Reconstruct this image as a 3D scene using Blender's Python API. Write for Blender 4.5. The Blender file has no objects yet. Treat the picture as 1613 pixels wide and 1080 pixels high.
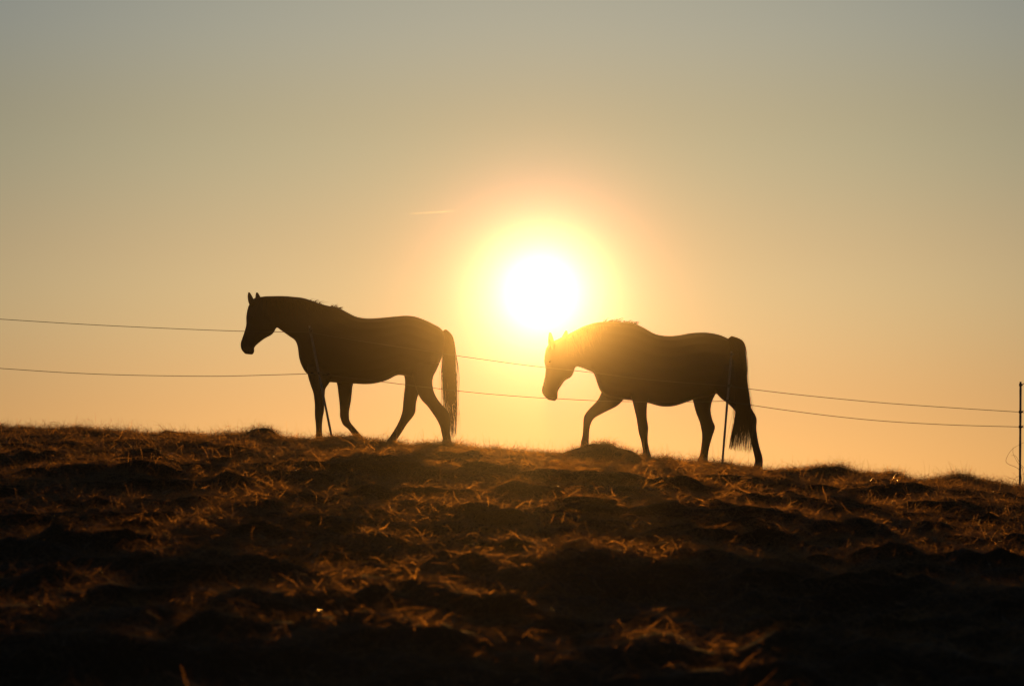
import bpy, bmesh, math, random
import numpy as np
from mathutils import Vector

random.seed(7)
rng = np.random.default_rng(11)
sc = bpy.context.scene
col = sc.collection
R = math.radians

# ------------------------------------------------------------------ camera
CAM_Z, PITCH, LENS = 1.6, R(5.0), 100.0
W0, H0 = 1613.0, 1080.0
FPX = W0 * LENS / 36.0
cd = bpy.data.cameras.new('camera')
cd.lens = LENS; cd.sensor_width = 36.0; cd.clip_start = 0.1; cd.clip_end = 60000
cd.dof.use_dof = True; cd.dof.focus_distance = 32.0; cd.dof.aperture_fstop = 5.6
cam = bpy.data.objects.new('camera', cd); col.objects.link(cam)
cam.location = (0, 0, CAM_Z); cam.rotation_euler = (math.pi / 2 + PITCH, 0, 0)
sc.camera = cam

# ------------------------------------------------------------------ sun and sky
SUN_EL = PITCH + math.atan((540 - 458) / FPX)
SUN_AZ = math.atan((852 - 806.5) / (FPX * math.cos(PITCH)))      # to the right of +Y
sun_dir = Vector((math.sin(SUN_AZ) * math.cos(SUN_EL), math.cos(SUN_AZ) * math.cos(SUN_EL), math.sin(SUN_EL)))
ld = bpy.data.lights.new('sun', 'SUN'); ld.energy = 5.0; ld.angle = R(0.53); ld.color = (1.0, 0.44, 0.075)
sun = bpy.data.objects.new('sun', ld); col.objects.link(sun)
sun.rotation_euler = sun_dir.to_track_quat('Z', 'Y').to_euler(); sun.location = (0, 60, 20)

w = bpy.data.worlds.new('World'); sc.world = w; w.use_nodes = True
nt = w.node_tree; N = nt.nodes; L = nt.links
bg = N['Background']
sky = N.new('ShaderNodeTexSky'); sky.sky_type = 'NISHITA'; sky.sun_disc = False
sky.sun_elevation = SUN_EL; sky.sun_rotation = SUN_AZ
sky.air_density = 1.0; sky.dust_density = 1.0; sky.ozone_density = 1.0

def wmath(op, a, b=None):
    n = N.new('ShaderNodeMath'); n.operation = op
    for i, v in enumerate((a, b)):
        if v is None: continue
        if isinstance(v, (int, float)): n.inputs[i].default_value = v
        else: L.new(v, n.inputs[i])
    return n.outputs[0]

tc = N.new('ShaderNodeTexCoord')
nrm = N.new('ShaderNodeVectorMath'); nrm.operation = 'NORMALIZE'; L.new(tc.outputs['Generated'], nrm.inputs[0])
sep = N.new('ShaderNodeSeparateXYZ'); L.new(nrm.outputs[0], sep.inputs[0])
elev = wmath('MULTIPLY', wmath('ARCSINE', sep.outputs[2]), 180 / math.pi)
dist = N.new('ShaderNodeVectorMath'); dist.operation = 'DISTANCE'
L.new(nrm.outputs[0], dist.inputs[0]); dist.inputs[1].default_value = sun_dir
theta = wmath('MULTIPLY', dist.outputs['Value'], 180 / math.pi)    # chord ~ angle for the small angles used
# dusty air: warmer low down, greyer-blue higher up (a tint on the Nishita sky, by elevation only)
ramp = N.new('ShaderNodeValToRGB'); L.new(wmath('DIVIDE', elev, 40.0), ramp.inputs[0])
cr = ramp.color_ramp; cr.interpolation = 'EASE'
TINT = [(0.0, (0.43, 0.37, 0.46)), (3.3 / 40, (0.43, 0.385, 0.43)), (6.5 / 40, (0.47, 0.51, 0.61)), (9.2 / 40, (0.445, 0.545, 0.68)),
        (11.8 / 40, (0.455, 0.605, 0.87)), (1.0, (0.45, 0.50, 0.60))]
while len(cr.elements) < len(TINT): cr.elements.new(0.5)
for e, (p, c) in zip(cr.elements, TINT): e.position = p; e.color = (*c, 1)
tint = N.new('ShaderNodeVectorMath'); tint.operation = 'MULTIPLY'
L.new(sky.outputs[0], tint.inputs[0]); L.new(ramp.outputs[0], tint.inputs[1])
tint2 = N.new('ShaderNodeVectorMath'); tint2.operation = 'SCALE'
L.new(tint.outputs[0], tint2.inputs[0]); tint2.inputs['Scale'].default_value = 2.0
# aureole of forward-scattered light round the sun, and the disc itself
def glow(amp, colr, k, power=1.0):
    e = wmath('EXPONENT', wmath('MULTIPLY', wmath('POWER', wmath('DIVIDE', theta, k), power), -1.0))
    v = N.new('ShaderNodeVectorMath'); v.operation = 'SCALE'
    v.inputs[0].default_value = [c * amp for c in colr]; L.new(e, v.inputs['Scale'])
    return v.outputs[0]
def vadd(a, b):
    v = N.new('ShaderNodeVectorMath'); v.operation = 'ADD'; L.new(a, v.inputs[0]); L.new(b, v.inputs[1]); return v.outputs[0]
att = glow(1.0, (-0.16, -0.17, -0.13), 5.2, 2.0)      # close to the sun the haze below scatters part of this light instead
att = vadd(att, glow(1.0, (-0.06, -0.50, -0.04), 1.5, 2.0))
one = N.new('ShaderNodeVectorMath'); one.operation = 'ADD'; L.new(att, one.inputs[0]); one.inputs[1].default_value = (1, 1, 1)
mul = N.new('ShaderNodeVectorMath'); mul.operation = 'MULTIPLY'; L.new(tint2.outputs[0], mul.inputs[0]); L.new(one.outputs[0], mul.inputs[1])
acc = mul.outputs[0]
acc = vadd(acc, glow(8.5, (0.10, 0.18, 1.0), 1.6, 2.0))
acc = vadd(acc, glow(95, (1.0, 0.62, 0.85), 0.40))
acc = vadd(acc, glow(500, (1.0, 0.85, 0.6), 0.27, 8.0))
L.new(acc, bg.inputs[0]); bg.inputs[1].default_value = 0.05

sc.view_settings.view_transform = 'Standard'; sc.view_settings.look = 'None'
sc.view_settings.gamma = 1.0; sc.view_settings.use_curve_mapping = False
sc.view_settings.exposure = -1.32
sc.render.engine = 'CYCLES'
sc.cycles.max_bounces = 6; sc.cycles.volume_bounces = 0; sc.cycles.transparent_max_bounces = 8
sc.cycles.use_denoising = True; sc.cycles.use_adaptive_sampling = False
w.cycles.sampling_method = 'NONE'      # the sky is smooth: leave light sampling to the sun lamp

# ------------------------------------------------------------------ helpers
CP, SP = math.cos(PITCH), math.sin(PITCH)
def at(px, py, Y):
    """point of the place at distance Y along the view, read off the photograph while designing"""
    u, v = px - W0 / 2, H0 / 2 - py
    dy = CP * FPX - SP * v; dz = SP * FPX + CP * v
    t = Y / dy
    return Vector((u * t, Y, CAM_Z + dz * t))

def tag(o, label=None, cat=None, group=None, kind=None):
    for k, v in (('label', label), ('category', cat), ('group', group), ('kind', kind)):
        if v: o[k] = v
    return o
def empty(name, loc, parent=None):
    o = bpy.data.objects.new(name, None); o.empty_display_size = 0.2
    col.objects.link(o); o.location = loc
    if parent: o.parent = parent
    return o
def mesh_obj(name, verts, faces, mat, parent=None, smooth=True):
    me = bpy.data.meshes.new(name)
    off = parent.matrix_world.translation if parent else Vector((0, 0, 0))
    if parent: off = Vector(parent.location)
    v = np.asarray(verts, dtype=np.float32).reshape(-1, 3) - np.array(off, dtype=np.float32)
    if isinstance(faces, np.ndarray):
        nf, k = faces.shape
        me.vertices.add(len(v)); me.vertices.foreach_set('co', v.ravel())
        me.loops.add(nf * k); me.loops.foreach_set('vertex_index', faces.astype(np.int32).ravel())
        me.polygons.add(nf); me.polygons.foreach_set('loop_start', np.arange(0, nf * k, k, dtype=np.int32))
        me.update(calc_edges=True)
    else:
        me.from_pydata([tuple(p) for p in v], [], faces)
    if smooth: me.polygons.foreach_set('use_smooth', np.ones(len(me.polygons), dtype=bool))
    me.materials.append(mat); me.update()
    o = bpy.data.objects.new(name, me); col.objects.link(o)
    if parent: o.parent = parent
    return o

def new_mat(name):
    m = bpy.data.materials.new(name); m.use_nodes = True
    m.node_tree.nodes.clear()
    return m, m.node_tree.nodes, m.node_tree.links

def fibre_mat(name, c0, c1, transl, rough=0.4, scale=9.0, gloss=0.12, fwd=0.0, fcol=None, frough=0.54):
    m, n, l = new_mat(name)
    out = n.new('ShaderNodeOutputMaterial')
    geo = n.new('ShaderNodeNewGeometry')
    noi = n.new('ShaderNodeTexNoise'); noi.inputs['Scale'].default_value = scale; noi.inputs['Detail'].default_value = 3
    l.new(geo.outputs['Position'], noi.inputs['Vector'])
    mx = n.new('ShaderNodeMix'); mx.data_type = 'RGBA'
    mr = n.new('ShaderNodeMapRange'); mr.inputs[1].default_value = 0.3; mr.inputs[2].default_value = 0.7
    l.new(noi.outputs['Fac'], mr.inputs[0]); l.new(mr.outputs[0], mx.inputs['Factor'])
    mx.inputs['A'].default_value = (*c0, 1); mx.inputs['B'].default_value = (*c1, 1)
    d = n.new('ShaderNodeBsdfDiffuse'); t = n.new('ShaderNodeBsdfTranslucent'); g = n.new('ShaderNodeBsdfGlossy')
    g.inputs['Roughness'].default_value = rough; g.inputs['Color'].default_value = (0.9, 0.85, 0.75, 1)
    l.new(mx.outputs['Result'], d.inputs['Color']); l.new(mx.outputs['Result'], t.inputs['Color'])
    a = n.new('ShaderNodeMixShader'); a.inputs[0].default_value = transl; l.new(d.outputs[0], a.inputs[1]); l.new(t.outputs[0], a.inputs[2])
    b = n.new('ShaderNodeMixShader'); b.inputs[0].default_value = gloss; l.new(a.outputs[0], b.inputs[1]); l.new(g.outputs[0], b.inputs[2])
    if fwd > 0:                                    # thin dry blades pass most light on nearly straight
        r = n.new('ShaderNodeBsdfRefraction'); r.inputs['IOR'].default_value = 1.18; r.inputs['Roughness'].default_value = frough
        r.inputs['Color'].default_value = (*fcol, 1)
        c = n.new('ShaderNodeMixShader'); c.inputs[0].default_value = fwd; l.new(b.outputs[0], c.inputs[1]); l.new(r.outputs[0], c.inputs[2])
        b = c
    l.new(b.outputs[0], out.inputs[0])
    return m

def solid_mat(name, c0, c1, rough, scale, bump=0.2, metal=0.0, spec=0.5, sheen=0.0):
    m, n, l = new_mat(name)
    out = n.new('ShaderNodeOutputMaterial'); p = n.new('ShaderNodeBsdfPrincipled')
    tcn = n.new('ShaderNodeTexCoord')
    noi = n.new('ShaderNodeTexNoise'); noi.inputs['Scale'].default_value = scale; noi.inputs['Detail'].default_value = 5
    l.new(tcn.outputs['Object'], noi.inputs['Vector'])
    mx = n.new('ShaderNodeMix'); mx.data_type = 'RGBA'; l.new(noi.outputs['Fac'], mx.inputs['Factor'])
    mx.inputs['A'].default_value = (*c0, 1); mx.inputs['B'].default_value = (*c1, 1)
    l.new(mx.outputs['Result'], p.inputs['Base Color'])
    p.inputs['Roughness'].default_value = rough; p.inputs['Metallic'].default_value = metal
    p.inputs['Specular IOR Level'].default_value = spec
    bm_ = n.new('ShaderNodeBump'); bm_.inputs['Strength'].default_value = bump; bm_.inputs['Distance'].default_value = 0.01
    l.new(noi.outputs['Fac'], bm_.inputs['Height']); l.new(bm_.outputs[0], p.inputs['Normal'])
    p.inputs['Sheen Weight'].default_value = sheen; p.inputs['Sheen Roughness'].default_value = 0.35
    p.inputs['Sheen Tint'].default_value = (1.0, 0.7, 0.45, 1)
    l.new(p.outputs[0], out.inputs[0])
    return m

M_soil = solid_mat('thatch', (0.07, 0.045, 0.022), (0.03, 0.020, 0.011), 0.95, 14.0, 0.6, spec=0.1)
M_hay = fibre_mat('dry_hay', (0.30, 0.168, 0.056), (0.115, 0.064, 0.022), 0.66, 0.36, 5.0, 0.08, fwd=0.017, fcol=(0.66, 0.36, 0.10))
M_coat = solid_mat('bay_coat', (0.034, 0.016, 0.008), (0.022, 0.011, 0.006), 0.6, 3.0, 0.05, spec=0.25, sheen=0.35)
M_hoof = solid_mat('hoof_horn', (0.05, 0.04, 0.03), (0.03, 0.024, 0.02), 0.5, 12.0, 0.1)
M_hair = fibre_mat('horse_hair', (0.022, 0.012, 0.007), (0.042, 0.022, 0.011), 0.6, 0.40, 30.0, 0.03, fwd=0.10, fcol=(0.55, 0.30, 0.12), frough=0.5)
M_eye = solid_mat('eye_dark', (0.02, 0.011, 0.006), (0.024, 0.013, 0.008), 0.25, 10.0, 0.0)
M_post = solid_mat('weathered_post', (0.30, 0.26, 0.21), (0.19, 0.165, 0.135), 0.75, 25.0, 0.3, spec=0.3)
M_clip = solid_mat('black_plastic', (0.03, 0.03, 0.03), (0.045, 0.045, 0.045), 0.45, 10.0, 0.05)
M_wire = solid_mat('fence_wire', (0.12, 0.10, 0.08), (0.08, 0.07, 0.055), 0.7, 10.0, 0.1, spec=0.2)
M_twig = solid_mat('dry_twig', (0.12, 0.08, 0.05), (0.07, 0.05, 0.03), 0.8, 30.0, 0.2, spec=0.2)

# ------------------------------------------------------------------ ground
def vnoise(x, y, seed):
    """smooth value noise on arrays"""
    xi = np.floor(x).astype(np.int64); yi = np.floor(y).astype(np.int64)
    xf = x - xi; yf = y - yi
    def h(a, b):
        n = (a * 374761393 + b * 668265263 + seed * 974711) & 0x7fffffff
        n = ((n ^ (n >> 13)) * 1274126177) & 0x7fffffff
        n = (n ^ (n >> 16)) & 0xffff
        return n / 65535.0
    sx = xf * xf * (3 - 2 * xf); sy = yf * yf * (3 - 2 * yf)
    a = h(xi, yi) * (1 - sx) + h(xi + 1, yi) * sx
    b = h(xi, yi + 1) * (1 - sx) + h(xi + 1, yi + 1) * sx
    return a * (1 - sy) + b * sy

YC = 31.0                                # the brow of the slope
CREST = [(-400, 662), (0, 672), (60, 674), (120, 676), (185, 680), (215, 685), (300, 684), (375, 682), (450, 690), (500, 694),
         (560, 696), (620, 700), (700, 702), (740, 704), (800, 708), (850, 712), (880, 716), (920, 715), (1000, 717), (1060, 720), (1100, 724),
         (1150, 730), (1200, 738), (1240, 740), (1300, 740), (1350, 742), (1400, 746), (1450, 753), (1500, 756), (1560, 760), (1613, 766), (2000, 790)]
cxs = np.array([at(p, q, YC).x for p, q in CREST]); czs = np.array([at(p, q, YC).z for p, q in CREST])
GA, GB, G0 = 0.0806, 0.0, 0.7
Z31 = G0 + GA * 31 - GB * 961
def profile(y):
    z = G0 + GA * y - GB * y * y
    t = np.clip(y - 31.0, 0, None)
    # past the brow the ground rolls over and falls away, then levels out
    over = Z31 + GA * t - 0.03 * t * t
    t2 = np.clip(y - 34.5, 0, None)
    z35 = Z31 + GA * 3.5 - 0.03 * 3.5 ** 2
    far = z35 - 4.2 * (1 - np.exp(-t2 * 0.1294 / 4.2))
    z = np.where(y > 31, over, z); z = np.where(y > 34.5, far, z)
    near = G0 + GA * y * np.exp(np.clip(y, None, 0) / 12.0)
    return np.where(y < 0, near, z)
MOUNDS = [  # px, py of the top, Y, half width x (m), half depth, height
    (415, 674, 31.2, 0.24, 0.40, 0.105), (965, 703, 30.5, 0.36, 0.45, 0.185), (1325, 737, 30.9, 0.22, 0.4, 0.06),
    (1528, 750, 30.9, 0.26, 0.4, 0.11), (785, 703, 30.9, 0.12, 0.25, 0.055), (690, 702, 30.8, 0.2, 0.3, 0.03),
    (65, 672, 30.9, 0.14, 0.3, 0.04), (118, 672, 30.9, 0.10, 0.3, 0.045), (150, 675, 30.9, 0.08, 0.3, 0.04), (240, 684, 30.9, 0.15, 0.3, 0.03), (330, 680, 30.9, 0.16, 0.3, 0.03), (540, 692, 30.9, 0.18, 0.3, 0.045), (1140, 725, 30.9, 0.2, 0.3, 0.03), (1415, 744, 30.9, 0.15, 0.3, 0.03), (285, 682, 30.6, 0.2, 0.3, 0.03), (1140, 760, 27.0, 0.6, 0.5, 0.06), (190, 790, 20.0, 0.5, 0.4, 0.14),
    (620, 790, 23.5, 0.7, 0.5, 0.14), (900, 840, 19.5, 0.6, 0.35, 0.13), (560, 980, 9.0, 0.45, 0.3, 0.09), (110, 930, 11.0, 0.5, 0.3, 0.09),
    (300, 720, 27.5, 0.7, 0.6, 0.08), (730, 760, 26.0, 0.8, 0.5, 0.08), (930, 800, 23.0, 0.8, 0.4, 0.12), (1450, 800, 25.5, 0.8, 0.6, 0.12)]
MW = [(at(p, q, Y).x, Y, a, b, h) for p, q, Y, a, b, h in MOUNDS]
def height(x, y, fine=True):
    off = np.interp(x, cxs, czs) - 0.05 - Z31
    blend = np.clip(y / 29.0, 0, 1); blend = blend * blend * (3 - 2 * blend)
    fade = 1 - np.clip((y - 60) / 120, 0, 1)
    z = profile(y) + off * (0.1 + 0.9 * blend) * fade
    near_crest = np.clip((y - 24.0) / 5.5, 0, 1)
    amp = (1 - 0.72 * near_crest) * np.clip(1 - (y - 40) / 40, 0, 1) * np.clip((y + 10) / 12, 0, 1)
    warp = vnoise(x * 0.5, y * 0.4, 91) * 1.3
    n1 = vnoise(x * 0.85 + warp, y * 1.15 + 3.1, 5) - 0.5
    n2 = vnoise(x * 2.1 + 7, y * 2.7 + warp * 2, 17) - 0.5
    n2b = vnoise(x * 1.6 + 2.0, y * 3.4 + warp, 23)
    n2b = 1 - np.abs(2 * n2b - 1)
    z = z + amp * (0.15 * n1 + 0.10 * n2 + 0.10 * (n2b - 0.5))
    z = z + 0.115 * near_crest * np.clip(1 - (y - 40) / 10, 0, 1) * ((vnoise(x * 2.9, y * 1.3, 61) - 0.5) + 0.6 * (vnoise(x * 6.1, y * 2.3, 62) - 0.5))
    for mx_, my_, a, b, h in MW:
        z = z + h * np.exp(-(((x - mx_) / a) ** 2 + ((y - my_) / b) ** 2))
    if fine:
        n3 = vnoise(x * 6.3, y * 7.1, 29) - 0.5
        n4 = vnoise(x * 15, y * 17, 31) - 0.5
        z = z + np.clip(amp, 0.25, 1) * np.clip(1 - (y - 40) / 10, 0, 1) * (0.07 * n3 + 0.035 * n4)
    return z

def graded(a, b, step, far_lo, far_hi):
    core = np.arange(a, b + step / 2, step)
    g = [core]; s = step; v = core[-1]; hi = []
    while v < far_hi:
        s *= 1.18; v += s; hi.append(v)
    s = step; v = core[0]; lo = []
    while v > far_lo:
        s *= 1.18; v -= s; lo.append(v)
    return np.concatenate([np.array(lo[::-1]), core, np.array(hi)])
gx = graded(-6.6, 6.6, 0.05, -500, 500)
gy = graded(6.0, 33.5, 0.05, -500, 700)
X, Y = np.meshgrid(gx, gy)
Z = height(X, Y)
nx, ny = len(gx), len(gy)
idx = np.arange(nx * ny).reshape(ny, nx)
faces = np.stack([idx[:-1, :-1], idx[:-1, 1:], idx[1:, 1:], idx[1:, :-1]], -1).reshape(-1, 4)
ground = mesh_obj('ground', np.stack([X, Y, Z], -1), faces, M_soil)
tag(ground, kind='structure', label='dark grassy hillside rising to a low brow')

# ------------------------------------------------------------------ loose hay lying on the slope (stuff)
def strand_mesh(base, az, pitch, length, width, curl_p, curl_a, nseg, taper=0.35):
    n = len(base)
    P = [base]; p = base.copy()
    ds = (length / nseg)[:, None]
    a = az.copy(); q = pitch.copy()
    dirs = []
    for k in range(nseg):
        d = np.stack([np.cos(q) * np.cos(a), np.cos(q) * np.sin(a), np.sin(q)], -1); dirs.append(d)
        p = p + d * ds; P.append(p)
        q = q + curl_p; a = a + curl_a
    dirs.append(dirs[-1])
    rv = rng.normal(size=(n, 3))
    verts = np.empty((n, (nseg + 1) * 2, 3), dtype=np.float32)
    for k in range(nseg + 1):
        s = np.cross(dirs[k], rv); s /= (np.linalg.norm(s, axis=1, keepdims=True) + 1e-9)
        wd = (width * (1 - (1 - taper) * k / nseg) * 0.5)[:, None]
        verts[:, 2 * k] = P[k] - s * wd; verts[:, 2 * k + 1] = P[k] + s * wd
    f = []
    for k in range(nseg): f.append([2 * k, 2 * k + 1, 2 * k + 3, 2 * k + 2])
    f = np.array(f)[None] + (np.arange(n) * (nseg + 1) * 2)[:, None, None]
    return verts.reshape(-1, 3), f.reshape(-1, 4)

def hay_points(n, y0, y1, ypow=1.0):
    y = y0 + (y1 - y0) * rng.random(n) ** ypow
    half = 0.19 * y + 0.9
    x = (rng.random(n) * 2 - 1) * half
    return x, y
n = 700000
x, y = hay_points(n, 5.8, 32.6, 0.75)
dens = 0.35 + 0.65 * np.clip((vnoise(x * 2.3, y * 2.9, 41) * 0.6 + vnoise(x * 7, y * 8, 43) * 0.4 - 0.25) * 2.2, 0, 1)
keep = rng.random(n) < dens
x, y = x[keep], y[keep]; n = len(x)
z = height(x, y)
lump = vnoise(x * 2.3, y * 2.9, 41)
base = np.stack([x, y, z - 0.005 + 0.03 * rng.random(n) * (0.3 + lump)], -1)
az = rng.random(n) * 2 * np.pi
# hay combed mostly across the slope
az = np.where(rng.random(n) < 0.45, rng.normal(0, 0.5, n) + np.pi * (rng.random(n) < 0.5), az)
pitch = np.abs(rng.normal(0.30, 0.42, n))
length = rng.uniform(0.025, 0.10, n) * (1 + 0.8 * (rng.random(n) < 0.2)) * (0.62 + 0.014 * y)
width = rng.uniform(0.0009, 0.0023, n) * (0.5 + 0.020 * y)
v1, f1 = strand_mesh(base, az, pitch, length, width, rng.normal(-0.5, 0.45, n), rng.normal(0, 0.45, n), 2)
# springy loose stalks standing out of the mat, most of them along the brow
n = 13000
x, y = hay_points(n, 6, 32.4, 0.45)
nb = 9000
xb = (rng.random(nb) * 2 - 1) * 6.8; yb = rng.uniform(29.6, 32.0, nb)
x = np.concatenate([x, xb]); y = np.concatenate([y, yb]); n = len(x)
clump = vnoise(x * 3.1, y * 3.0, 77)
base = np.stack([x, y, height(x, y)], -1)
brow = np.arange(n) >= n - nb
length = rng.uniform(0.06, 0.20, n) * np.where(brow, 1.15, 1.0) * (0.35 + clump) * (0.26 + 0.024 * y)
v2, f2 = strand_mesh(base, rng.random(n) * 2 * np.pi, rng.uniform(0.3, 1.45, n), length, rng.uniform(0.0011, 0.0024, n) * (0.5 + 0.022 * y) * np.where(brow, 1.35, 1.0),
                     rng.normal(-0.36, 0.42, n), rng.normal(0, 0.42, n), 6, 0.25)
# a few broad bright straws
n = 420
x, y = hay_points(n, 6, 31, 0.6)
base = np.stack([x, y, height(x, y) + 0.035], -1)
v3, f3 = strand_mesh(base, rng.normal(0, 0.6, n) + np.pi * (rng.random(n) < 0.5), rng.normal(0.08, 0.2, n), rng.uniform(0.05, 0.20, n),
                     rng.uniform(0.0018, 0.0035, n), rng.normal(-0.05, 0.1, n), rng.normal(0, 0.12, n), 4, 0.6)
# wads: small heaps of stalks that stand proud, catch the low sun and shade what lies before them
nw, per = 6500, 50
x, y = hay_points(nw, 6, 32.2, 0.62)
ok = vnoise(x * 1.1, y * 1.6, 55) + 0.35 * vnoise(x * 4, y * 5, 56) > rng.uniform(0.3, 0.85, nw)
x, y = x[ok], y[ok]; nw = len(x)
rad = rng.uniform(0.04, 0.13, nw) * (0.55 + 0.016 * y); hgt = rad * rng.uniform(0.3, 0.9, nw)
X2 = np.repeat(x, per); Y2 = np.repeat(y, per); R2 = np.repeat(rad, per); H2 = np.repeat(hgt, per); n = len(X2)
a = rng.random(n) * 2 * np.pi; rr = np.sqrt(rng.random(n))
px_ = X2 + np.cos(a) * rr * R2 * 1.5; py_ = Y2 + np.sin(a) * rr * R2
base = np.stack([px_, py_, height(px_, py_) + H2 * (1 - rr ** 2) * rng.uniform(0.1, 1.0, n)], -1)
lay = np.repeat(rng.normal(0, 0.7, nw), per)
nm = 420
for mx_, my_, a_, b_, h_ in MW:
    if my_ < 30: continue
    qx = mx_ + rng.normal(0, 0.75 * a_, nm); qy = my_ + rng.normal(0, 0.55 * b_, nm)
    base = np.concatenate([base, np.stack([qx, qy, height(qx, qy) + rng.uniform(0, 0.02, nm)], -1)])
    lay = np.concatenate([lay, rng.normal(0, 0.7, nm)])
    R2 = np.concatenate([R2, rng.uniform(0.05, 0.11, nm)]); Y2 = np.concatenate([Y2, np.full(nm, 31.0)])
n = len(base)
az = np.where(rng.random(n) < 0.6, lay + rng.normal(0, 0.5, n) + np.pi * (rng.random(n) < 0.5), rng.random(n) * 2 * np.pi)
v4, f4 = strand_mesh(base, az, rng.normal(0.30, 0.45, n), rng.uniform(0.5, 1.3, n) * R2 + 0.015, rng.uniform(0.0010, 0.0025, n) * (0.5 + 0.022 * Y2),
                     rng.normal(-0.35, 0.35, n), rng.normal(0, 0.35, n), 3)
v3 = np.concatenate([v3, v4]); f3 = np.concatenate([f3, f4 + (len(v3) - len(v4))])
f2 = f2 + len(v1); f3 = f3 + len(v1) + len(v2)
hay = mesh_obj('hay', np.concatenate([v1, v2, v3]), np.concatenate([f1, f2, f3]), M_hay, smooth=False)
n = 9000
x, y = hay_points(n, 6, 32.2, 0.6)
base = np.stack([x, y, height(x, y) + rng.uniform(0.01, 0.05, n)], -1)
v5, f5 = strand_mesh(base, rng.random(n) * 2 * np.pi, rng.normal(0.15, 0.4, n), rng.uniform(0.015, 0.06, n), rng.uniform(0.0015, 0.0032, n) * (0.5 + 0.03 * y),
                     rng.normal(-0.1, 0.2, n), rng.normal(0, 0.2, n), 2, 0.6)
straw = mesh_obj('straw', v5, f5, fibre_mat('waxy_straw', (0.55, 0.36, 0.14), (0.40, 0.25, 0.09), 0.6, 0.26, 5.0, 0.25), smooth=False)
tag(straw, 'short glossy straw stalks glinting among the hay', 'straw', kind='stuff')
tag(hay, 'dry mown hay lying in loose tufts over the slope', 'hay', kind='stuff')

# ------------------------------------------------------------------ horses
def catmull(P, sub):
    P = np.asarray(P, dtype=float)
    out = []
    for i in range(len(P) - 1):
        p0 = P[max(i - 1, 0)]; p1 = P[i]; p2 = P[i + 1]; p3 = P[min(i + 2, len(P) - 1)]
        for k in range(sub):
            t = k / sub
            out.append(0.5 * ((2 * p1) + (-p0 + p2) * t + (2 * p0 - 5 * p1 + 4 * p2 - p3) * t * t + (-p0 + 3 * p1 - 3 * p2 + p3) * t ** 3))
    out.append(P[-1])
    return np.array(out)

def loft(bm, secs, Yc, sub=4, nring=20, power=2.2):
    """secs: (ax, ay, bx, by, half width, dy): a profile pair read in side view, a width across and a sideways shift"""
    S = catmull([list(s) + [0] * (6 - len(s)) for s in secs], sub)
    rings = []
    for ax, ay, bx, by, hw, dy in S:
        a = at(ax, ay, Yc + dy); b = at(bx, by, Yc + dy)
        c = (a + b) / 2; h = (a - b) / 2
        ring = []
        for k in range(nring):
            t = 2 * math.pi * k / nring
            cc, ss = math.cos(t), math.sin(t)
            e = 2 / power
            cc = math.copysign(abs(cc) ** e, cc); ss = math.copysign(abs(ss) ** e, ss)
            ring.append(bm.verts.new(c + h * cc + Vector((0, hw * ss, 0))))
        rings.append(ring)
    fs = []
    for r0, r1 in zip(rings[:-1], rings[1:]):
        for k in range(nring):
            fs.append(bm.faces.new((r0[k], r0[(k + 1) % nring], r1[(k + 1) % nring], r1[k])))
    for r, flip in ((rings[0], True), (rings[-1], False)):
        c = bm.verts.new(sum((v.co for v in r), Vector()) / nring)
        for k in range(nring):
            fs.append(bm.faces.new((c, r[k], r[(k + 1) % nring]) if flip else (c, r[(k + 1) % nring], r[k])))
    bmesh.ops.recalc_face_normals(bm, faces=fs)

def leg(bm, secs, Yc, dy0, dy1):
    n = len(secs)
    loft(bm, [(*s, dy0 + (dy1 - dy0) * min(1, i / 3)) for i, s in enumerate(secs)], Yc, power=2.0, nring=16)

def build_body(name, parts, parent, hoof_z):
    bm = bmesh.new(); parts(bm)
    me = bpy.data.meshes.new(name + '_raw'); bm.to_mesh(me); bm.free()
    o = bpy.data.objects.new(name + '_raw', me); col.objects.link(o)
    rm = o.modifiers.new('r', 'REMESH'); rm.mode = 'VOXEL'; rm.voxel_size = 0.0095; rm.adaptivity = 0
    sm = o.modifiers.new('s', 'SMOOTH'); sm.iterations = 4; sm.factor = 0.5
    dg = bpy.context.evaluated_depsgraph_get()
    res = bpy.data.meshes.new_from_object(o.evaluated_get(dg))
    bpy.data.objects.remove(o); bpy.data.meshes.remove(me)
    res.name = name
    nv = len(res.vertices); co = np.empty(nv * 3, dtype=np.float32); res.vertices.foreach_get('co', co)
    co = co.reshape(-1, 3) - np.array(parent.location, dtype=np.float32)
    res.vertices.foreach_set('co', co.ravel())
    res.materials.clear(); res.materials.append(M_coat); res.materials.append(M_hoof)
    npz = len(res.polygons)
    cen = np.empty(npz * 3, dtype=np.float32); res.polygons.foreach_get('center', cen); cen = cen.reshape(-1, 3)
    wc = cen + np.array(parent.location, dtype=np.float32)
    mi = np.zeros(npz, dtype=np.int32)
    for (hx, hz) in hoof_z:
        mi[(np.abs(wc[:, 0] - hx) < 0.13) & (wc[:, 2] < hz)] = 1
    res.polygons.foreach_set('material_index', mi)
    res.polygons.foreach_set('use_smooth', np.ones(npz, dtype=bool)); res.update()
    ob = bpy.data.objects.new(name, res); col.objects.link(ob); ob.parent = parent
    return ob

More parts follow.
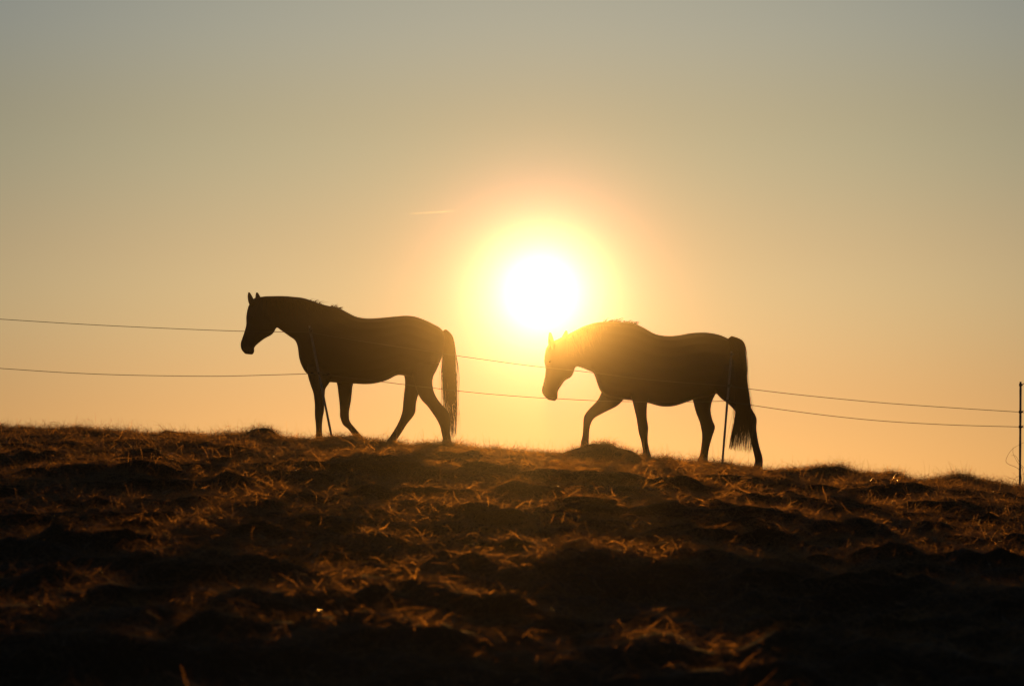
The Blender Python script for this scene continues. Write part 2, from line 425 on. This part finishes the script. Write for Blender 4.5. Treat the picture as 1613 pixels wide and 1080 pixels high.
def hair(name, paths, radius, parent, nside=3):
    """paths: (n, m, 3) array of strands -> one mesh of thin tapering tubes"""
    P = np.asarray(paths, dtype=np.float32); n, m, _ = P.shape
    T = np.gradient(P, axis=1); T /= (np.linalg.norm(T, axis=2, keepdims=True) + 1e-9)
    ref = np.array([0.3, 0.9, 0.2], dtype=np.float32)
    A = np.cross(T, ref); A /= (np.linalg.norm(A, axis=2, keepdims=True) + 1e-9); B = np.cross(T, A)
    tap = np.linspace(1, 0.25, m)[None, :, None] * np.asarray(radius, dtype=np.float32).reshape(-1, 1, 1)
    V = np.stack([P + tap * (A * math.cos(2 * math.pi * k / nside) + B * math.sin(2 * math.pi * k / nside)) for k in range(nside)], 2)
    f = []
    for i in range(m - 1):
        for k in range(nside):
            f.append([i * nside + k, i * nside + (k + 1) % nside, (i + 1) * nside + (k + 1) % nside, (i + 1) * nside + k])
    F = (np.array(f)[None] + (np.arange(n) * m * nside)[:, None, None]).reshape(-1, 4)
    return mesh_obj(name, V.reshape(-1, 3), F, M_hair, parent)

def strands(guide_in, guide_out, Yc, n, ys, wob, sub=5, endjit=0.1, upow=1.0):
    """hair strands spread between two guide lines drawn in side view"""
    gi = catmull(guide_in, sub); go = catmull(guide_out, sub); m = len(gi)
    res = []
    for k in range(n):
        u = rng.random() ** upow
        t = np.linspace(0, 1, m)
        path = gi * (1 - u) + go * u
        ph = rng.random(2) * 6.28
        path = path + np.stack([wob * t * np.sin(ph[0] + t * 5), 0.6 * wob * t * np.sin(ph[1] + t * 4)], -1)
        cut = 1 - endjit * rng.random()
        tt = np.linspace(0, (m - 1) * cut, m)
        path = np.stack([np.interp(tt, np.arange(m), path[:, c]) for c in (0, 1)], -1)
        dy = rng.normal(0, ys) * (0.35 + 0.65 * t)
        res.append([at(p[0], p[1], Yc + d) for p, d in zip(path, dy)])
    return np.array(res)

def crest_hair(line, Yc, n, drop, side, fly, radius):
    """mane: strands rooted on the crest of the neck that fall over one side, with some flyaways"""
    Lc = catmull(line, 8)
    res = []
    for k in range(n):
        i = rng.random() * (len(Lc) - 1)
        p = np.array([np.interp(i, np.arange(len(Lc)), Lc[:, c]) for c in (0, 1)])
        p0 = at(p[0], p[1] + 1.5, Yc)
        ln = drop * rng.uniform(0.6, 1.1)
        t = np.linspace(0, 1, 7)
        isfly = rng.random() < fly
        back = rng.normal(0.25, 0.25) * ln
        if isfly:
            ln *= rng.uniform(0.3, 0.75)
            xx = rng.uniform(0.1, 1.0) * ln * t; zz = rng.uniform(0.25, 1.25) * ln * (t - 0.65 * t * t); yy = rng.normal(0, 0.3) * ln * t
        else:
            xx = back * t; yy = side * (0.03 + 0.12 * np.sqrt(t) + rng.normal(0, 0.012)) * np.minimum(1, t * 4); zz = 0.012 * np.sin(t * 3.0) - ln * t ** 1.35
        res.append(np.stack([p0.x + xx, p0.y + yy, p0.z + zz], -1))
    return np.array(res)

def eye(parent, px, py, Yc, hw):
    for s in (-1, 1):
        bm = bmesh.new(); bmesh.ops.create_uvsphere(bm, u_segments=12, v_segments=8, radius=0.016)
        me = bpy.data.meshes.new('eye'); bm.to_mesh(me); bm.free(); me.materials.append(M_eye)
        for p in me.polygons: p.use_smooth = True
        o = bpy.data.objects.new('eye', me); col.objects.link(o); o.parent = parent
        o.location = at(px, py, Yc + s * hw) - Vector(parent.location)

# ---- the horse that walks in front, at the left
YH = 32.2
h1 = empty('horse', at(600, 704, YH))
tag(h1, 'dark bay horse at the left, walking in front with its head level', 'horse', 'horses walking along the brow')
H1_TRUNK = [(386, 557.2, 398, 558.4, .030), (380.2, 550.2, 400.8, 553.5, .050), (378.8, 541.2, 401, 546.9, .053), (381.5, 532, 408.5, 539.5, .052),
    (384.6, 523, 418, 532.5, .062), (387.6, 511, 428.5, 526.8, .080), (387.6, 500, 433.4, 520.2, .098), (389, 490, 435, 516.5, .100), (392, 480, 437.5, 516, .095), (400, 470.5, 441, 519, .085),
    (413, 466.8, 445, 521.8, .085), (430, 466, 450, 525.5, .090), (446, 465.9, 457, 530.5, .105), (463, 467.2, 465, 536.5, .125), (480, 469.5, 469, 547, .155),
    (501.4, 477, 471, 563, .19), (518, 481.5, 475.4, 576.5, .22), (533, 484.5, 484, 589, .24), (546, 491, 503, 600, .26), (560, 498, 530, 602.5, .28),
    (575, 501, 557, 604, .30), (590, 501, 577, 605, .315), (608, 499.6, 594, 603, .32), (625, 498, 611, 598, .32), (640, 497, 627, 590.5, .31), (654, 498.5, 645, 594, .30),
    (670, 504, 661, 600, .275), (684, 510.8, 675, 600, .24), (694, 516.6, 685, 588, .18), (700, 525, 691, 575, .11), (702, 536, 696, 563, .05)]
H1_FA = [(484, 572, 524, 592, .085), (484.5, 590, 519, 603, .075), (489, 606, 513, 612, .064), (493.4, 619, 511.8, 622, .054), (495.5, 636, 511, 637, .046),
    (495.6, 648, 510.6, 648, .045), (495.8, 656, 508.8, 657, .038), (497.3, 671, 507.5, 671, .029), (497.3, 683, 507.8, 684, .033), (496.3, 690, 508.4, 692, .037), (494.5, 697, 510, 698, .05), (492.5, 705, 511.5, 705, .056)]
H1_FB = [(526, 590, 562, 592, .085), (531, 606, 556, 606, .07), (532.6, 619, 554.4, 620, .06), (534.2, 632, 552.8, 633, .052), (535.2, 646, 550.2, 647, .046),
    (535.4, 656, 550, 655, .046), (540, 668.5, 551.2, 663, .040), (548, 675.5, 558.5, 672.5, .031), (554.5, 684, 566, 681, .029), (559.5, 691, 572, 688, .034), (562, 698, 577.5, 692, .045), (566, 707, 582, 700, .05)]
H1_HA = [(628, 570, 676, 585, .12), (636.5, 592, 667, 605, .10), (637.8, 605, 661.5, 616, .085), (636.6, 617, 658, 625, .070), (635, 631, 655.6, 636, .055),
    (633.9, 645, 654.6, 648, .046), (631, 656, 650.5, 656.5, .041), (626, 667.5, 641.5, 667.5, .033), (619, 679.5, 633, 681, .031), (612, 690, 626, 691.5, .036), (606, 698, 622, 699.5, .05), (602.5, 706, 621, 707.5, .056)]
H1_HB = [(645, 575, 693, 572, .13), (652, 600, 683, 592, .105), (657.5, 618, 681.5, 606, .088), (664, 630, 685.5, 621, .068), (673.5, 640, 695, 635.5, .056),
    (682, 652, 705.5, 646.5, .049), (688.5, 662, 709.5, 657.5, .044), (693, 672, 709.5, 669.5, .034), (695.6, 684, 709.5, 683, .033), (697, 691.5, 711, 692.5, .037), (694.5, 699, 712.5, 700, .05), (692, 707, 714, 707, .056)]
def h1_parts(bm):
    loft(bm, H1_TRUNK, YH)
    leg(bm, H1_FA, YH, -0.13, -0.15); leg(bm, H1_FB, YH, 0.13, 0.15)
    leg(bm, H1_HA, YH, 0.13, 0.15); leg(bm, H1_HB, YH, -0.13, -0.15)
    for s, tip, base in ((-1, (392.0, 460.0), (397.5, 481)), (1, (404.6, 460.0), (409.0, 480))):      # ears
        dx, dyy = base[0] - tip[0], base[1] - tip[1]
        E = []
        for t, wv in ((0, 1.4), (0.12, 2.5), (0.35, 4.0), (0.6, 5.0), (0.85, 4.8), (1.0, 4.0)):
            cx, cy = tip[0] + dx * t, tip[1] + dyy * t
            E.append((cx - wv, cy, cx + wv, cy, 0.008 + 0.006 * wv, s * (0.075 - 0.015 * t)))
        loft(bm, E, YH, sub=3, nring=12, power=2.0)
hz = [(at(p, q, YH).x, at(p, q, YH).z) for p, q in ((503, 693.5), (573, 691.5), (615, 694), (704, 694.5))]
build_body('body', h1_parts, h1, hz)
eye(h1, 396.5, 500, YH, 0.083)
hair('tail', np.concatenate([
    strands([(697, 522), (699, 545), (697, 575), (697.5, 610), (700, 645), (706, 675), (709, 692)],
            [(701, 518.5), (711.5, 529), (716, 552), (718, 585), (719, 620), (719.5, 650), (717, 690)], YH, 350, 0.035, 1.7, endjit=0.45),
    strands([(698, 530), (698, 552), (694, 580), (693.5, 600), (696, 640), (700, 668), (706, 688)],
            [(703, 519), (713.5, 530), (718, 556), (722, 590), (721, 625), (723.5, 660), (719, 696)], YH, 90, 0.05, 3.8, endjit=0.35)]),
    rng.uniform(0.0020, 0.0036, 440), h1)
hair('mane', np.concatenate([
    crest_hair([(416, 467.5), (446, 466.8), (480, 470.5), (502, 478), (520, 482.5), (534, 486)], YH, 420, 0.26, -1, 0.0, None),
    crest_hair([(486, 473), (504, 479)], YH, 45, 0.16, -1, 1.0, None),
    crest_hair([(519, 482.5), (527, 484), (534, 486)], YH, 105, 0.14, -1, 1.0, None)]), rng.uniform(0.0016, 0.0032, 570), h1)
hair('forelock', strands([(400, 470), (396, 476), (391.5, 486), (390, 497)], [(407, 467), (403, 474), (398, 488), (396, 499)], YH, 50, 0.025, 1.0, endjit=0.4), rng.uniform(0.0015, 0.0025, 50), h1)

# ---- the horse that follows, under the sun
h2 = empty('horse', at(1080, 736, YH))
tag(h2, 'dark bay horse following under the sun, head low and foreleg stepping forward', 'horse', 'horses walking along the brow')
H2_TRUNK = [(863, 629.2, 874.5, 631.4, .030), (855.6, 621.5, 878.5, 626, .050), (853.4, 613.7, 879, 616.1, .053), (856, 602.8, 884.5, 607, .052), (858.3, 592, 890.2, 599.2, .062),
    (859.2, 580, 899.5, 593.8, .080), (857.2, 568.5, 903.8, 586.5, .098), (858.3, 557, 905.5, 580.5, .100), (861.5, 546, 908.5, 577.3, .095), (869, 538.5, 913, 578, .088), (880, 533, 918, 579.8, .088),
    (891, 527.8, 923, 581.8, .092), (904, 521.3, 929, 584.3, .102), (919, 513.9, 934.5, 587, .125), (936, 508.6, 938, 595, .155), (953, 506.3, 941.5, 606, .185), (973, 506.8, 946, 616, .215),
    (990, 507.5, 955, 624, .245), (1001, 510, 970, 628, .265), (1014, 515.8, 986, 629.5, .28), (1030, 524.8, 1004, 631.5, .295), (1043, 528.2, 1022, 634.8, .31), (1056, 528.9, 1039, 639.5, .325),
    (1070, 527.7, 1055, 640.3, .33), (1085, 524.9, 1070, 637.3, .33), (1100, 523.5, 1085, 631.8, .32), (1114, 523.6, 1098, 628, .31), (1131, 526.5, 1114, 625, .295), (1145, 532, 1130, 620, .265),
    (1156, 540, 1146, 622, .21), (1163, 552, 1158, 612, .14), (1167, 567, 1164, 595, .06)]
H2_FA = [(952, 597, 996, 612, .09), (947, 617, 982, 629.5, .08), (941.5, 629, 972, 639.5, .070), (933.4, 638, 956, 647.5, .058), (926.2, 645.5, 944.5, 653.5, .050),
    (920.8, 653, 936.3, 658.5, .047), (918.8, 661, 931.5, 665.8, .042), (918.3, 672, 929.3, 673.5, .033), (917.3, 685, 928.2, 685, .030), (914.6, 696.5, 927.6, 697, .036), (914, 702.5, 927.5, 702, .04), (911, 708, 927, 708.5, .05), (908.5, 716, 927.5, 716, .056)]
H2_FB = [(986, 605, 1030, 612, .09), (995, 628, 1021, 631, .073), (998, 640, 1019.3, 641, .062), (1002, 657, 1019, 657, .050), (1004.3, 671, 1021.4, 672.5, .046),
    (1006, 682, 1020.7, 683.5, .041), (1009, 692, 1020.6, 693, .032), (1011, 702, 1021.8, 702, .030), (1012.3, 710, 1023.8, 711, .036), (1010.5, 718, 1026, 719, .05), (1008.5, 727, 1028, 727, .056)]
H2_HA = [(1084, 600, 1140, 600, .12), (1091, 629, 1124, 627, .095), (1094, 642, 1119.8, 642, .077), (1097, 652, 1120.4, 652, .066), (1101.8, 664, 1123, 662.5, .053),
    (1104.2, 675, 1126.7, 672.5, .046), (1105.6, 685, 1122.8, 686, .040), (1105, 697, 1119.2, 698, .032), (1103.5, 708, 1116.8, 708.5, .031), (1101.8, 717, 1115.5, 718, .037), (1098.5, 724, 1115.5, 725, .05), (1096.5, 732, 1116.5, 732, .056)]
H2_HB = [(1110, 580, 1169, 575, .13), (1124, 612, 1173, 598, .115), (1134.5, 626.5, 1175.5, 614, .095), (1146.5, 635.5, 1178.5, 628, .077), (1157, 646.5, 1182.5, 640, .061),
    (1166, 657.5, 1188.5, 650.5, .051), (1173.5, 667.5, 1192.3, 660, .045), (1178.8, 677, 1191.7, 674.5, .037), (1182, 692, 1193.9, 690.5, .031), (1185.3, 707, 1197, 705, .031), (1188, 718.5, 1200.8, 717.5, .037), (1189, 726, 1201.8, 727, .041), (1187, 733, 1201.5, 736, .05), (1185, 742, 1203, 744, .056)]
def h2_parts(bm):
    loft(bm, H2_TRUNK, YH)
    leg(bm, H2_FA, YH, 0.13, 0.15); leg(bm, H2_FB, YH, -0.13, -0.15)
    leg(bm, H2_HA, YH, 0.13, 0.15); leg(bm, H2_HB, YH, -0.13, -0.15)
    for s, tip, base in ((-1, (866.3, 522.5), (869.5, 549)), (1, (892.3, 520.0), (887, 541))):
        dx, dyy = base[0] - tip[0], base[1] - tip[1]
        E = []
        for t, wv in ((0, 1.4), (0.12, 2.5), (0.35, 4.0), (0.6, 5.0), (0.85, 4.8), (1.0, 4.0)):
            cx, cy = tip[0] + dx * t, tip[1] + dyy * t
            E.append((cx - wv, cy, cx + wv, cy, 0.008 + 0.006 * wv, s * (0.075 - 0.015 * t)))
        loft(bm, E, YH, sub=3, nring=12, power=2.0)
hz = [(at(p, q, YH).x, at(p, q, YH).z) for p, q in ((920, 703.5), (1018, 713), (1108, 719.5), (1195, 729))]
build_body('body', h2_parts, h2, hz)
eye(h2, 866, 569, YH, 0.083)
hair('tail', np.concatenate([
    strands([(1146, 534), (1152, 550), (1158, 590), (1160, 628), (1158, 655), (1152, 685), (1147, 708)],
            [(1150, 530.5), (1168, 537), (1175.5, 565), (1176.5, 600), (1182, 638), (1186, 668), (1184, 716)], YH - 0.2, 640, 0.05, 1.2, endjit=0.16),
    strands([(1148, 535), (1153, 550), (1157, 590), (1156, 630), (1153, 658), (1147, 690), (1143, 712)],
            [(1152, 529), (1171, 538), (1177, 566), (1178, 600), (1186, 640), (1190, 668), (1185, 722)], YH - 0.2, 60, 0.06, 3.0, endjit=0.35)]),
    rng.uniform(0.0022, 0.0038, 700), h2)
hair('mane', np.concatenate([
    crest_hair([(892, 529), (919, 515), (936, 509.5), (953, 507.5), (975, 508), (996, 510)], YH, 420, 0.26, -1, 0.0, None),
    crest_hair([(950, 508), (961, 507.5), (972, 508)], YH, 130, 0.19, -1, 1.0, None),
    crest_hair([(980, 508), (992, 509), (1000, 511)], YH, 130, 0.15, -1, 1.0, None)]), rng.uniform(0.0016, 0.0032, 680), h2)
hair('forelock', strands([(868, 539), (864, 545), (860.5, 553), (859.5, 562)], [(877, 536), (872, 546), (866, 556), (864, 566)], YH, 50, 0.025, 1.0, endjit=0.4), rng.uniform(0.0015, 0.0025, 50), h2)

# ------------------------------------------------------------------ electric fence
YF = 30.9
def tube(path, rad, nside=8, caps=True):
    P = np.asarray([tuple(p) for p in path], dtype=float); m = len(P)
    rad = np.broadcast_to(np.asarray(rad, dtype=float), (m,))
    T = np.gradient(P, axis=0); T /= np.linalg.norm(T, axis=1, keepdims=True)
    ref = np.array([0.0, 1.0, 0.0]); A = np.cross(T, ref); A /= np.linalg.norm(A, axis=1, keepdims=True); B = np.cross(T, A)
    V = []; F = []
    for i in range(m):
        for k in range(nside):
            a = 2 * math.pi * k / nside
            V.append(P[i] + rad[i] * (A[i] * math.cos(a) + B[i] * math.sin(a)))
    for i in range(m - 1):
        for k in range(nside):
            F.append((i * nside + k, i * nside + (k + 1) % nside, (i + 1) * nside + (k + 1) % nside, (i + 1) * nside + k))
    if caps: F += [tuple(range(nside - 1, -1, -1)), tuple(range((m - 1) * nside, m * nside))]
    return V, F

fence = empty('electric_fence', at(806, 712, YF))
tag(fence, 'thin two-wire electric fence on slim posts running past the horses', 'fence')
UP = [[(-190, 489), (-100, 496), (0, 502.5), (120, 510), (240, 516), (380, 521.5), (487, 523)],
      [(487, 523), (540, 532.5), (620, 545), (718, 559.9), (760, 565.8), (830, 575.3), (934, 586.8), (1020, 597.6), (1148.5, 607.7)],
      [(1148.5, 607.7), (1180, 612.2), (1240, 619.5), (1320, 627.8), (1400, 635), (1500, 642), (1605, 648.6)],
      [(1605, 648.6), (1700, 660), (1850, 676)]]
LO = [[(-190, 566), (-100, 574), (0, 580), (100, 586.5), (200, 590.5), (330, 592.3), (420, 590.5), (503, 587.8)],
      [(503, 587.8), (540, 593.6), (605, 601.5), (681, 610.8), (760, 619.4), (830, 625), (881, 627.8), (938, 630.8), (994, 632.3), (1082, 632.6), (1143.5, 631.5)],
      [(1143.5, 631.5), (1187, 638.3), (1240, 646), (1320, 656), (1400, 663.5), (1500, 669), (1605, 672)],
      [(1605, 672), (1700, 684), (1850, 702)]]
for spans in (UP, LO):
    path = []
    for s in spans:
        c = catmull(s, 6)
        path += [at(p[0], p[1], YF - 0.02) for p in (c if not path else c[1:])]
    V, F = tube(path, 0.0031, 6)
    mesh_obj('wire', V, F, M_wire, fence)

def fence_post(top, bot, wires, rad):
    a = at(*top, YF); b = at(*bot, YF)
    d = (a - b).normalized(); b2 = b - d * 0.12
    path = [b2 + (a - b2) * t for t in np.linspace(0, 1, 14)]
    r = np.array([rad * 0.55] + [rad * (1.0 + 0.06 * math.sin(i * 1.9 + top[0])) for i in range(12)] + [rad * 0.86])
    V, F = tube(path, r, 10)
    p = mesh_obj('post', V, F, M_post, fence)
    clips = list(wires) + [(top[0] + (bot[0] - top[0]) * 0.03, top[1] + (bot[1] - top[1]) * 0.03)]
    for i, (wx, wy) in enumerate(clips):
        c = at(wx, wy, YF); u = d
        # a ring clamp round the post with a small hooked lug that carries the wire
        V1, F1 = tube([c - u * 0.016, c - u * 0.012, c + u * 0.012, c + u * 0.016], [rad * 1.05, rad * 1.35, rad * 1.35, rad * 1.05], 10)
        e = c + Vector((rad * 0.9, -0.004, 0))
        V2, F2 = tube([e, e + Vector((0.010, -0.008, 0.002)), e + Vector((0.016, -0.014, 0.008)), e + Vector((0.015, -0.016, 0.016))], [0.006, 0.006, 0.005, 0.004], 6)
        q = mesh_obj('insulator', list(V1) + list(V2), list(F1) + [tuple(k + len(V1) for k in f) for f in F2], M_clip)
        q.parent = p
        q.location = -Vector(fence.location)      # children share the fence origin
    return p
fence_post((487.2, 513), (525.5, 703), [(489.2, 523), (503, 587.8)], 0.0125)
fence_post((1152.2, 553), (1137.6, 731), [(1148.2, 607.7), (1145.8, 631.5)], 0.0125)
fence_post((1607.6, 601), (1606.6, 766), [(1607.2, 648.6), (1607.1, 672)], 0.0125)

# ------------------------------------------------------------------ bare bramble by the right-hand post
YB = 31.3
tw = empty('bare_twig', at(1606, 762, YB)); tag(tw, 'bare tangled bramble twigs beside the right-hand fence post', 'twigs')
for pts in ([(1610, 768), (1606, 740), (1586, 729), (1587, 718), (1596, 706), (1612, 697), (1630, 688)],
            [(1612, 768), (1611, 740), (1603, 728), (1596, 714), (1596, 704)],
            [(1616, 770), (1615, 742), (1607, 730), (1600, 718), (1593, 717)],
            [(1604, 770), (1600, 756), (1592, 753), (1584, 749)],
            [(1598, 772), (1595, 760), (1600, 752), (1612, 746), (1622, 738)],
            [(1579, 766), (1578.6, 756), (1578, 748)]):
    c = catmull(pts, 5); m = len(c); j = rng.normal(0, 0.004, m).cumsum()
    V, F = tube([at(p[0], p[1], YB + dj) for p, dj in zip(c, j)], np.linspace(0.0024, 0.0012, m), 5)
    mesh_obj('stem', V, F, M_twig, tw)

# ------------------------------------------------------------------ contrail high in the sky
m, n_, l_ = new_mat('ice_cloud')
o_ = n_.new('ShaderNodeOutputMaterial'); pv = n_.new('ShaderNodeVolumePrincipled')
pv.inputs['Color'].default_value = (0.98, 0.98, 0.98, 1); pv.inputs['Density'].default_value = 0.0018; pv.inputs['Anisotropy'].default_value = 0.85
l_.new(pv.outputs[0], o_.inputs['Volume'])
YT = 30000.0
pts = [at(p, q, YT + (p - 640) * 20) for p, q in ((638, 337.2), (655, 336.2), (675, 335), (695, 333.8), (708, 333), (716, 332.4))]
V, F = tube(pts, [0.8, 4.0, 5.0, 6.0, 6.0, 2.5], 12)
tag(mesh_obj('contrail', V, F, m), 'short pale contrail high above the left horse', 'contrail')

# ------------------------------------------------------------------ haze volume added for the lens glare that veils the horses
HD = 5.2e-4
m, n_, l_ = new_mat('glare_haze')
o_ = n_.new('ShaderNodeOutputMaterial'); pv = n_.new('ShaderNodeVolumePrincipled')
pv.inputs['Color'].default_value = (0.42, 0.415, 0.41, 1); pv.inputs['Density'].default_value = HD; pv.inputs['Anisotropy'].default_value = 0.985
l_.new(pv.outputs[0], o_.inputs['Volume'])
x0, x1, y0, y1, z0, z1 = -640, 640, -640, 860, -80, 5.7
V = [(x0, y0, z0), (x1, y0, z0), (x1, y1, z0), (x0, y1, z0), (x0, y0, z1), (x1, y0, z1), (x1, y1, z1), (x0, y1, z1)]
F = [(0, 3, 2, 1), (4, 5, 6, 7), (0, 1, 5, 4), (1, 2, 6, 5), (2, 3, 7, 6), (3, 0, 4, 7)]
tag(mesh_obj('haze', V, F, m, smooth=False), 'added haze volume standing in for warm lens glare', 'haze', kind='stuff')
